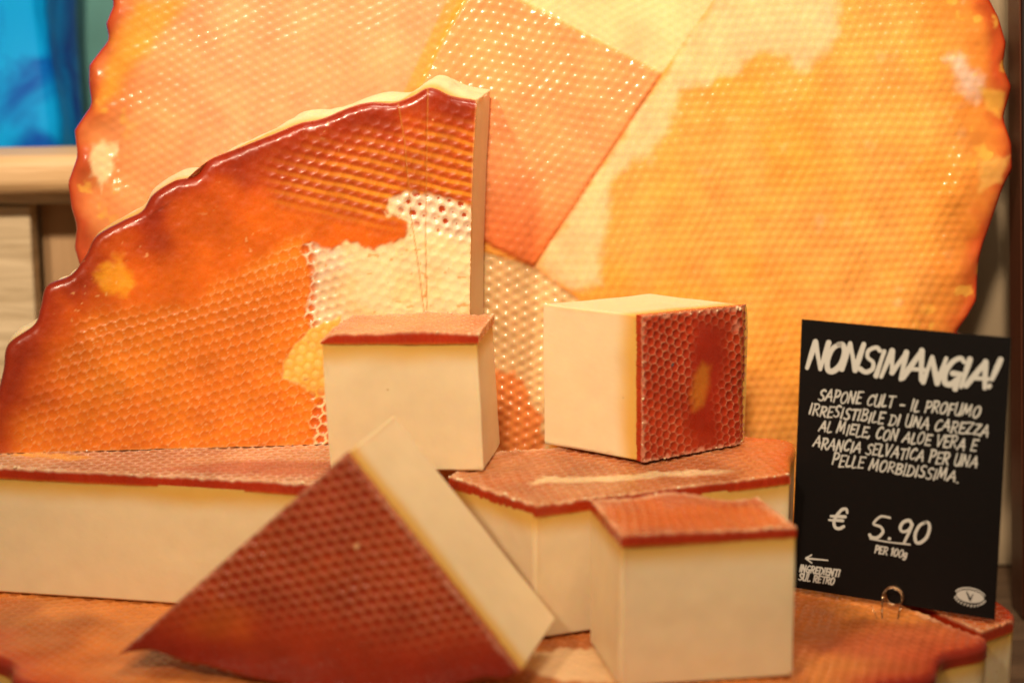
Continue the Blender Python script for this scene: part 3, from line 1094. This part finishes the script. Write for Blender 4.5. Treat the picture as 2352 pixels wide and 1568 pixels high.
# ------------------------------------------------------------------ slice standing on its rim in front
n_ = Vector((-0.2017, -0.9784, 0.0454)).normalized()
xa = Vector((0, 0, 1)).cross(n_).normalized()
SO = Vector((0, 0, 0.3455)) + (Vector((0.00326, 0.67855, 0.06762)) - Vector((0, 0, 0.3455))) * (0.7025 / 0.7215)
SM = frame(SO, xa, n_.cross(xa))
k_ = 0.7025 / 0.7215
sl = np.array([(-71.0, 84.9), (-170.8, -6.9), (-164.0, -4.9), (-154.4, -3.8), (-141.2, -7.6), (-129.9, -8.8), (-115.0, -11.6), (-100.1, -13.4), (-85.3, -13.8), (-70.6, -12.4), (-56.1, -12.8), (-41.6, -9.8), (-27.3, -8.2), (-14.9, -4.3), (-6.1, -3.7), (0.0, 0.0)]) * k_ / 1000
apex = sl[0]
rr_ = spline(sl[1:], 8)
mid = int(np.argmin(np.abs(rr_[:, 0] - sl[8][0])))


def slice_h(X, Y, info):
    d, hd, _ = hexcells(X, Y, .0049, 15)
    fade = sstep(2, 26, Y * 1000 + (fbm(X, Y, .02, 3) - .5) * 14)
    z = (.2 + .8 * fade) * (bowl(d, .0006, 1.0) + .0002 * sstep(.84, .98, hd))
    return z + .001 * (fbm(X, Y, .03, 5) - .5)


def slice_c(X, Y, info):
    d, hd, _ = hexcells(X, Y, .0049, 15)
    fade = sstep(2, 26, Y * 1000 + (fbm(X, Y, .02, 3) - .5) * 14)
    c = np.tile(np.array((0.34, 0.034, 0.007)), (len(X), 1))
    c = mixc(c, sstep(.35, .7, fbm(X, Y, .03, 15)) * .5, (0.46, 0.060, 0.008))
    c = mixc(c, sstep(.74, .95, hd) * fade * .55, (0.58, 0.22, 0.10))
    c = mixc(c, sstep(22, 3, info['drim'] * 1000) * .75, DEEP)
    c = mixc(c, patch(X, Y, [(-135, 8), (-110, 4), (-108, 16), (-125, 20)], 6, 4, 9, 4) * .4, (0.52, 0.12, 0.01))
    c = mixc(c, sstep(1.8, .3, info['dcut'] * 1000 + (vnoise(X, Y, .0016, 3) - .5) * 1.5) * .5, (0.62, 0.34, 0.22))
    c = mixc(c, sstep(1.3, .7, np.hypot(X * 1000 + 65, Y * 1000 - 46)), (0.80, 0.50, 0.24))
    return c


M_RIND_SLICE = rind_material('dark_honey_rind', rough=0.22, sss=0.25, bump=0.1)
soap('soap_slice', 'dark red honeycomb soap slice balanced on its rim, point up, in front of everything', 'soap', None, SM,
     (rr_[:mid + 1], rr_[mid:], line(apex, rr_[-1]), line(rr_[0], apex)), (True, True, False, False),
     0.054, 0.0042, 0.0006, slice_h, slice_c, back=(.0045, .0050), rind_mat=M_RIND_SLICE, seed=25, burr=.0003, rimr=.003, scallop=.0012, wave=.0005)

# ------------------------------------------------------------------ black price card
CO = Vector((0.16828, 0.772, 0.06255))
CX, CY, CN = Vector((0.87968, -0.47548, 0.00931)), Vector((0.01352, 0.04458, 0.99891)), Vector((-0.47538, -0.87859, 0.04565))
CM = frame(CO, CX, CY)
M_CARD = plain('black_card', (0.0055, 0.0045, 0.0042), 0.5, spec=0.12, noise=(300, 0.15, 0.04))
M_INK = plain('white_print', (0.52, 0.52, 0.48), 0.6, spec=0.2)
card = empty('price_card', CM)
tag(card, 'black price card with white handwritten Italian lettering, standing at right', 'price card')
bm = box_bm(-0.0464, 0.0464, 0, 0.1237, -0.0006, 0.0, 0.00012, 1)
bm_object('card', bm, M_CARD, card)

GL = {
    'A': (.74, [[(0, 0), (.40, 1.0)], [(.40, 1.0), (.66, 0)], [(.14, .34), (.66, .36)]]),
    'B': (.62, [[(.08, 0), (.10, 1)], [(.02, .97), (.40, .98), (.52, .80), (.38, .58), (.14, .52)], [(.14, .52), (.48, .45), (.58, .22), (.40, .02), (.02, .02)]]),
    'C': (.60, [[(.56, .86), (.42, 1.0), (.18, .80), (.06, .40), (.14, .06), (.36, .0), (.56, .14)]]),
    'D': (.66, [[(.08, 0), (.10, .98)], [(0, .98), (.36, .94), (.62, .62), (.54, .22), (.30, .02), (0, .02)]]),
    'E': (.56, [[(.08, 0), (.09, 1)], [(.09, .97), (.54, 1.0)], [(.08, .50), (.44, .53)], [(.08, .02), (.52, .05)]]),
    'F': (.54, [[(.08, -.02), (.09, 1)], [(.09, .97), (.54, 1.0)], [(.08, .50), (.44, .53)]]),
    'G': (.66, [[(.58, .88), (.42, 1.0), (.18, .82), (.05, .42), (.14, .06), (.36, .02), (.54, .22)], [(.32, .42), (.62, .44)], [(.58, .44), (.56, -.12)]]),
    'I': (.26, [[(.10, 0), (.12, 1)]]),
    'L': (.48, [[(.08, 1), (.07, .03), (.46, .06)]]),
    'M': (.86, [[(.02, 0), (.14, 1.0)], [(.14, 1.0), (.36, .20)], [(.36, .20), (.66, 1.0)], [(.66, 1.0), (.74, 0)]]),
    'N': (.70, [[(.04, 0), (.08, 1.0)], [(.08, 1.0), (.54, .02)], [(.54, .02), (.58, 1.02)]]),
    'O': (.68, [[(.34, 1.0), (.12, .80), (.05, .40), (.16, .04), (.38, .02), (.58, .30), (.60, .72), (.46, .98), (.30, .98)]]),
    'P': (.58, [[(.08, -.02), (.10, 1)], [(.02, .96), (.40, .98), (.54, .76), (.40, .50), (.12, .44)]]),
    'R': (.64, [[(.08, 0), (.10, 1)], [(.02, .96), (.40, .98), (.54, .76), (.40, .52), (.12, .46)], [(.24, .46), (.60, 0)]]),
    'S': (.58, [[(.54, .90), (.38, 1.0), (.14, .84), (.18, .58), (.42, .42), (.48, .16), (.28, 0), (.02, .10)]]),
    'T': (.56, [[(.30, 0), (.31, .97)], [(.0, .95), (.62, 1.0)]]),
    'U': (.66, [[(.06, 1), (.06, .26), (.20, .0), (.42, .06), (.54, .40)], [(.56, 1.0), (.55, 0)]]),
    'V': (.62, [[(.02, 1), (.26, .0)], [(.26, .0), (.62, 1.02)]]),
    'Z': (.60, [[(.04, .95), (.56, .98)], [(.56, .98), (.04, .04)], [(.04, .04), (.58, .06)]]),
    '0': (.66, [[(.36, 1.0), (.14, .80), (.06, .40), (.18, .04), (.38, .02), (.58, .30), (.60, .72), (.48, .98), (.32, .98)]]),
    '1': (.34, [[(.02, .80), (.20, 1.0)], [(.20, 1.0), (.18, 0)]]),
    '5': (.72, [[(.70, 1.02), (.40, 1.05), (.22, .98), (.06, .66), (.40, .56), (.56, .34), (.40, .06), (.12, .04), (.02, .14)], [(.02, .14), (.16, .02)]]),
    '9': (.66, [[(.56, .84), (.40, 1.02), (.16, .90), (.10, .62), (.26, .46), (.48, .58), (.57, .86)], [(.57, .86), (.52, .40), (.44, -.08)]]),
    'g': (.56, [[(.44, .56), (.26, .62), (.08, .42), (.12, .14), (.30, .12), (.44, .34)], [(.46, .60), (.44, .0), (.28, -.26), (.06, -.18)]]),
    '!': (.34, [[(.20, 1.05), (.12, .30)], [(.10, .02), (.11, .05)]]),
    ',': (.26, [[(.14, .06), (.04, -.18)]]),
    '.': (.24, [[(.08, .02), (.11, .04)]]),
    '-': (.62, [[(.08, .46), (.50, .48)]]),
    'E$': (.80, [[(.78, .82), (.70, 1.0), (.50, .94), (.32, .62), (.26, .28), (.38, .04), (.58, .02), (.74, .14)], [(.06, .58), (.72, .62)], [(.02, .38), (.64, .42)]]),
    ' ': (.34, []),
}


def add_stroke(bm, pts, wd, z):
    """A brush stroke: flat ribbon with round ends, lying z above the card."""
    P = spline(pts, 7) if len(pts) > 2 else np.array([np.array(pts[0]) * (1 - t) + np.array(pts[1]) * t for t in np.linspace(0, 1, 4)])
    n = len(P)
    T_ = np.gradient(P, axis=0)
    T_ /= np.linalg.norm(T_, axis=1)[:, None] + 1e-12
    Nn = np.stack([-T_[:, 1], T_[:, 0]], 1)
    ww = wd * .5 * (1 + .20 * np.sin(np.linspace(0, 3.1, n) + P[0, 0] * 900))
    left = [P[i] + Nn[i] * ww[i] for i in range(n)]
    right = [P[i] - Nn[i] * ww[i] for i in range(n)]
    vs = []
    cap = lambda c, t, nn, r: [c + r * (nn * math.cos(a) + t * math.sin(a)) for a in np.linspace(0, math.pi, 7)[1:-1]]
    outline = left + cap(P[-1], T_[-1], Nn[-1], ww[-1]) + right[::-1] + cap(P[0], -T_[0], -Nn[0], ww[0])
    k = len(left)
    vl = [bm.verts.new((p[0], p[1], z)) for p in left]
    vr = [bm.verts.new((p[0], p[1], z)) for p in right]
    for i in range(n - 1):
        bm.faces.new((vr[i], vr[i + 1], vl[i + 1], vl[i]))
    ce = [bm.verts.new((p[0], p[1], z)) for p in cap(P[-1], T_[-1], Nn[-1], ww[-1])]
    bm.faces.new([vl[-1], vr[-1]] + ce[::-1])
    cs = [bm.verts.new((p[0], p[1], z)) for p in cap(P[0], -T_[0], -Nn[0], ww[0])]
    bm.faces.new([vr[0], vl[0]] + cs[::-1])


def lettering(name, text, x0, x1, y0, y1, hgt, wd, slant=.22, jit=.05, tight=1.0, parent=None):
    """Hand-brushed line of capitals fitted between (x0,y0) and (x1,y1) in millimetres on the card."""
    toks = []
    i = 0
    while i < len(text):
        toks.append(text[i])
        i += 1
    adv = [GL[t if t != '€' else 'E$'][0] * tight + .10 * (1 if tight >= 1 else .4) for t in toks]
    tot = sum(adv) - .1
    sx = (x1 - x0) / tot
    bm = bmesh.new()
    pen = 0
    for q, t in enumerate(toks):
        gl = GL[t if t != '€' else 'E$']
        jy = random.uniform(-jit, jit) * hgt
        sc = 1 + random.uniform(-jit, jit)
        for si, st in enumerate(gl[1]):
            pts = []
            for (gx, gy) in st:
                X = x0 + (pen + gx) * sx + gy * hgt * slant
                f = (X - x0) / (x1 - x0)
                Y = y0 + (y1 - y0) * f + gy * hgt * sc + jy
                pts.append((X / 1000, Y / 1000))
            add_stroke(bm, pts, wd / 1000, 0.00006 + .00004 * (q % 3) + .000009 * si)
        pen += adv[q]
    return bm_object(name, bm, M_INK, parent or card)


lettering('title_lettering', 'NONSIMANGIA!', -43.4, 40.0, 103.0, 100.6, 12.2, 2.15, .24, .09, .9)
for txt, xa_, xb_, ya_, yb_ in (('SAPONE CULT - IL PROFUMO', -37.2, 34.8, 88.0, 88.0), ('IRRESISTIBILE DI UNA CAREZZA', -41.4, 39.0, 81.0, 80.4),
                                ('AL MIELE, CON ALOE VERA E', -36.4, 34.2, 73.9, 73.2), ('ARANCIA SELVATICA PER UNA', -38.7, 35.0, 66.4, 65.7), ('PELLE MORBIDISSIMA.', -29.7, 27.6, 59.3, 58.7)):
    lettering('text_line', txt, xa_, xb_, ya_, yb_, 5.0, .72, .22, .10)
lettering('currency_sign', '€', -30.4, -22.4, 30.3, 30.6, 9.4, 1.25, .15, 0)
lettering('price_lettering', '5.90', -11.2, 15.0, 28.6, 29.2, 9.8, 1.25, .22, .03)
bm = bmesh.new()
add_stroke(bm, mm([(-10.4, 28.0), (-2, 27.7), (7.6, 28.0)]), .0008, .00006)
bm_object('underline', bm, M_INK, card)
lettering('unit_lettering', 'PER 100g', -8.2, 6.4, 22.0, 21.6, 3.4, .66, .2, .03)
bm = bmesh.new()
add_stroke(bm, mm([(-39.8, 14.6), (-29.6, 15.2)]), .0008, .00006)
add_stroke(bm, mm([(-37.2, 16.6), (-39.8, 14.6)]), .0008, .000062)
add_stroke(bm, mm([(-39.8, 14.6), (-37.0, 12.8)]), .0008, .000064)
bm_object('arrow', bm, M_INK, card)
lettering('note_lettering', 'INGREDIENTI', -42.8, -23.8, 8.0, 8.4, 3.2, .68, .2, .03)
lettering('note_lettering', 'SUL RETRO', -43.0, -26.2, 3.9, 4.4, 3.2, .68, .2, .03)
# emblem: white oval with a V, a band above and a beaded band below
bm = bmesh.new()
vs = [bm.verts.new((.0353 + .0060 * math.cos(a), .0087 + .0028 * math.sin(a), .00006)) for a in np.linspace(0, 2 * math.pi, 40, endpoint=False)]
bm.faces.new(vs)
for a0, a1, ky in ((22, 158, 3.6), (-162, -18, 3.9)):
    A = np.radians(np.linspace(a0, a1, 12 if a0 < 0 else 14))
    pts = [(.0353 + .0067 * math.cos(a), .0087 + ky / 1000 * math.sin(a) * (1.02 if a0 > 0 else 1.05)) for a in A]
    if a0 > 0:
        add_stroke(bm, pts, .0006, .00006)
    else:
        for p in pts:
            add_stroke(bm, [(p[0] - .00022, p[1] - .0003), (p[0] + .00022, p[1] + .0003)], .00062, .00006)
em = bm_object('emblem', bm, M_INK, card)
bm = bmesh.new()
add_stroke(bm, mm([(33.8, 10.4), (35.5, 7.0)]), .00075, .00012)
add_stroke(bm, mm([(35.5, 7.0), (36.4, 9.8)]), .00045, .000125)
bm_object('emblem_letter', bm, M_CARD, em)

# ------------------------------------------------------------------ wire clip holding the card


def tube(bm, P, r, n=10):
    P = np.asarray(P, float)
    rings = []
    up = np.array((0, 0, 1.0))
    T_ = np.gradient(P, axis=0)
    for i, p in enumerate(P):
        t = T_[i] / np.linalg.norm(T_[i])
        a = np.cross(t, up)
        if np.linalg.norm(a) < 1e-3:
            a = np.cross(t, (1, 0, 0))
        a /= np.linalg.norm(a)
        b = np.cross(t, a)
        up = b if abs(np.dot(b, up)) > .2 else up
        rings.append([bm.verts.new(p + r * (a * math.cos(q) + b * math.sin(q))) for q in np.linspace(0, 2 * math.pi, n, endpoint=False)])
    for A, B in zip(rings[:-1], rings[1:]):
        for j in range(n):
            bm.faces.new((A[j], A[(j + 1) % n], B[(j + 1) % n], B[j]))
    bm.faces.new(rings[0][::-1])
    bm.faces.new(rings[-1])


M_WIRE = plain('brass_wire', (0.88, 0.62, 0.38), 0.2, metal=1.0)
clip = empty('card_clip', Matrix.Translation((0.1652, 0.7578, 0.0605)))
tag(clip, 'small brass wire loop clip stuck in the soap, gripping the foot of the black card', 'clip')
c0_ = np.array((0.1677, 0.7662, 0.0669)) - np.array((0.1652, 0.7578, 0.0605))
ex = np.array(CX)
ez = np.array((0.0, 0.15, 0.99))
ex = ex / np.linalg.norm(ex)
ez = ez / np.linalg.norm(ez)
ey = -np.array(CN)
r = .0043
ring = lambda a, k: c0_ + r * (ex * math.cos(math.radians(a)) + ez * math.sin(math.radians(a))) + ey * k
P = [np.array((-.0030, .0004, -.004)) * (1 - a) + ring(180, 0) * a for a in np.linspace(0, 1, 10)][:-1]
for a in np.linspace(180, 180 - 720, 100):
    P.append(ring(a, .0052 * (180 - a) / 720))
for a in np.linspace(-540, -720, 24)[1:]:
    P.append(ring(a, .0052 - .0046 * (a + 540) / -180))
e_ = P[-1]
P += [e_ * (1 - a) + np.array((.0030, -.0004, -.004)) * a for a in np.linspace(0, 1, 10)][1:]
bm = bmesh.new()
tube(bm, P, .00045)
bm_object('wire_loop', bm, M_WIRE, clip, True)
bm = bmesh.new()
tube(bm, [(-.0068, .0066, .0036), (-.0062, .0056, .0022), (-.0054, .0044, .0006), (-.0046, .0034, -.001)], .00024)
bm_object('wire_end', bm, M_WIRE, clip, True)

# ------------------------------------------------------------------ wooden crate with blue soap at the left
M_WOOD = wood_material('crate_pine', (0.54, 0.40, 0.23), (0.88, 0.70, 0.46), (5, 5, 60), 0.65)
M_WOOD2 = wood_material('crate_rail_pine', (0.68, 0.42, 0.20), (0.78, 0.52, 0.28), (4, 30, 30), 0.5)
M_WOOD3 = wood_material('crate_shaded_pine', (0.46, 0.27, 0.13), (0.60, 0.38, 0.20), (30, 4, 4), 0.75)  # darker pine, the shade of the recess is put into its colour
crate = empty('wooden_crate', Matrix.Translation((-0.40, 1.03, 0)))
tag(crate, 'pale pine crate at the left edge holding the blue soap', 'crate')


def part(name, x0, x1, y0, y1, z0, z1, mat, bev=.0015):
    return bm_object(name, box_bm(x0 + .40, x1 + .40, y0 - 1.03, y1 - 1.03, z0, z1, bev), mat, crate)


zz = 0.0
for k, hh in enumerate((0.103, 0.103)):
    part('front_plank', -0.56, -0.2735, 1.030, 1.046, zz, zz + hh - .0012, M_WOOD)
    zz += hh
part('cap_board', -0.56, -0.16, 1.026, 1.082, 0.2065, 0.2132, M_WOOD, .0012)
rail = bm_object('top_rail', box_bm(-.13, .19, -.028, .03, .2120, .2340, .0085, 5), M_WOOD2, crate)
rail.rotation_euler = (0, math.radians(-1.0), 0)
part('corner_post', -0.2735, -0.246, 1.052, 1.075, 0.0, 0.2060, M_WOOD3)
part('end_panel', -0.246, -0.16, 1.066, 1.080, 0.0, 0.185, M_WOOD3)
part('end_batten', -0.246, -0.16, 1.055, 1.078, 0.1855, 0.2060, M_WOOD3)
part('floor_board', -0.56, -0.16, 1.085, 1.30, 0.19, 0.202, M_WOOD3)


def blue_material():
    m, nt, b = new_mat('blue_soap')
    tc = N(nt, 'ShaderNodeTexCoord')
    n1 = N(nt, 'ShaderNodeTexNoise')
    n1.inputs['Scale'].default_value = 16
    n1.inputs['Detail'].default_value = 4
    n1.inputs['Distortion'].default_value = 1.2
    nt.links.new(tc.outputs['Object'], n1.inputs['Vector'])
    cr = N(nt, 'ShaderNodeValToRGB')
    cr.color_ramp.elements[0].position = 0.36
    cr.color_ramp.elements[0].color = (0.001, 0.045, 0.42, 1)
    cr.color_ramp.elements[1].position = 0.58
    cr.color_ramp.elements[1].color = (0.002, 0.36, 0.86, 1)
    nt.links.new(n1.outputs['Fac'], cr.inputs['Fac'])
    nt.links.new(cr.outputs['Color'], b.inputs['Base Color'])
    b.inputs['Roughness'].default_value = 0.4
    b.inputs['Specular IOR Level'].default_value = 0.25
    b.inputs['Subsurface Weight'].default_value = 0.2
    b.inputs['Subsurface Radius'].default_value = (0.1, 0.5, 1.0)
    b.inputs['Subsurface Scale'].default_value = 0.006
    return m


M_BLUE = blue_material()


def blue_block(x0, x1, y0, y1, z0, z1, label, seed):
    bm = box_bm(x0, x1, y0, y1, z0, z1, 0.012, 4)
    bmesh.ops.subdivide_edges(bm, edges=list(bm.edges), cuts=5, use_grid_fill=True)
    for v in bm.verts:
        x, y, z = v.co
        a = np.array([x + y]), np.array([z])
        dd = (fbm(a[0], a[1], .05, seed)[0] - .5) * .016 + (fbm(a[0], a[1], .012, seed + 3)[0] - .5) * .003
        fx = (x - (x0 + x1) / 2) / (x1 - x0) * 2
        fy = (y - (y0 + y1) / 2) / (y1 - y0) * 2
        v.co += Vector((fx * dd, fy * dd, 0))
        zf = (z - z0) / (z1 - z0)
        v.co.x += -.010 * zf * max(0, fx)
    o = bm_object('blue_soap', bm, M_BLUE, None, True)
    return tag(o, label, 'soap', 'blue soap blocks')


blue_block(-0.410, -0.2720, 1.10, 1.18, 0.2022, 0.42, 'big bright blue soap block in the crate at the left edge', 3)
blue_block(-0.240, -0.16, 1.13, 1.20, 0.2022, 0.44, 'blue soap block half hidden behind the big wheel rim', 7)
M_TEAL = plain('teal_backdrop', (0.16, 0.42, 0.38), 0.5, noise=(25, .25, .1))
bm = box_bm(-0.33, -0.18, 1.215, 1.27, 0.2022, 0.47, 0.006, 3)  # teal backdrop, a piece of wall behind the blue soaps
o = bm_object('teal_backdrop', bm, M_TEAL, None, True)
tag(o, 'dull teal wall piece showing between the two blue soaps', 'soap')

# ------------------------------------------------------------------ right-hand side: display case
M_FRAME = plain('dark_bronze', (0.016, 0.009, 0.007), 0.45, metal=0.3, noise=(60, .3, .1))
M_EDGE = plain('bronze_edge', (0.10, 0.03, 0.015), 0.35)
up = empty('case_upright', Matrix.Translation((0.2742, 0.92, 0)))
up.rotation_euler = (0, math.radians(-3.6), 0)
tag(up, 'dark bronze upright of the display case at the right edge', 'upright')
bm_object('post', box_bm(-0.0030, 0.03, -.005, .02, 0.001, 0.75, .001), M_FRAME, up)
bm_object('edge_strip', box_bm(-0.0038, -0.0031, -.004, .018, 0.001, 0.75, .0003, 1), M_EDGE, up)
M_PANEL = plain('beige_panel', (0.40, 0.30, 0.19), 0.55, noise=(14, .18, .1))
M_GREEN = plain('green_glass_edge', (0.06, 0.065, 0.035), 0.3)
pn = empty('back_panel', Matrix.Translation((0.23, 1.0, 0)))
tag(pn, 'beige back panel of the display case between the round soap and the dark upright', 'panel')
bm_object('sheet', box_bm(-.16, .0585, .002, .012, 0.001, .8, .001), M_PANEL, pn)
bm_object('glass_edge', box_bm(.0588, .0622, .0, .012, 0.001, .8, .001), M_GREEN, pn)
bm_object('outer_strip', box_bm(.0625, .12, .002, .012, 0.001, .8, .001), M_PANEL, pn)
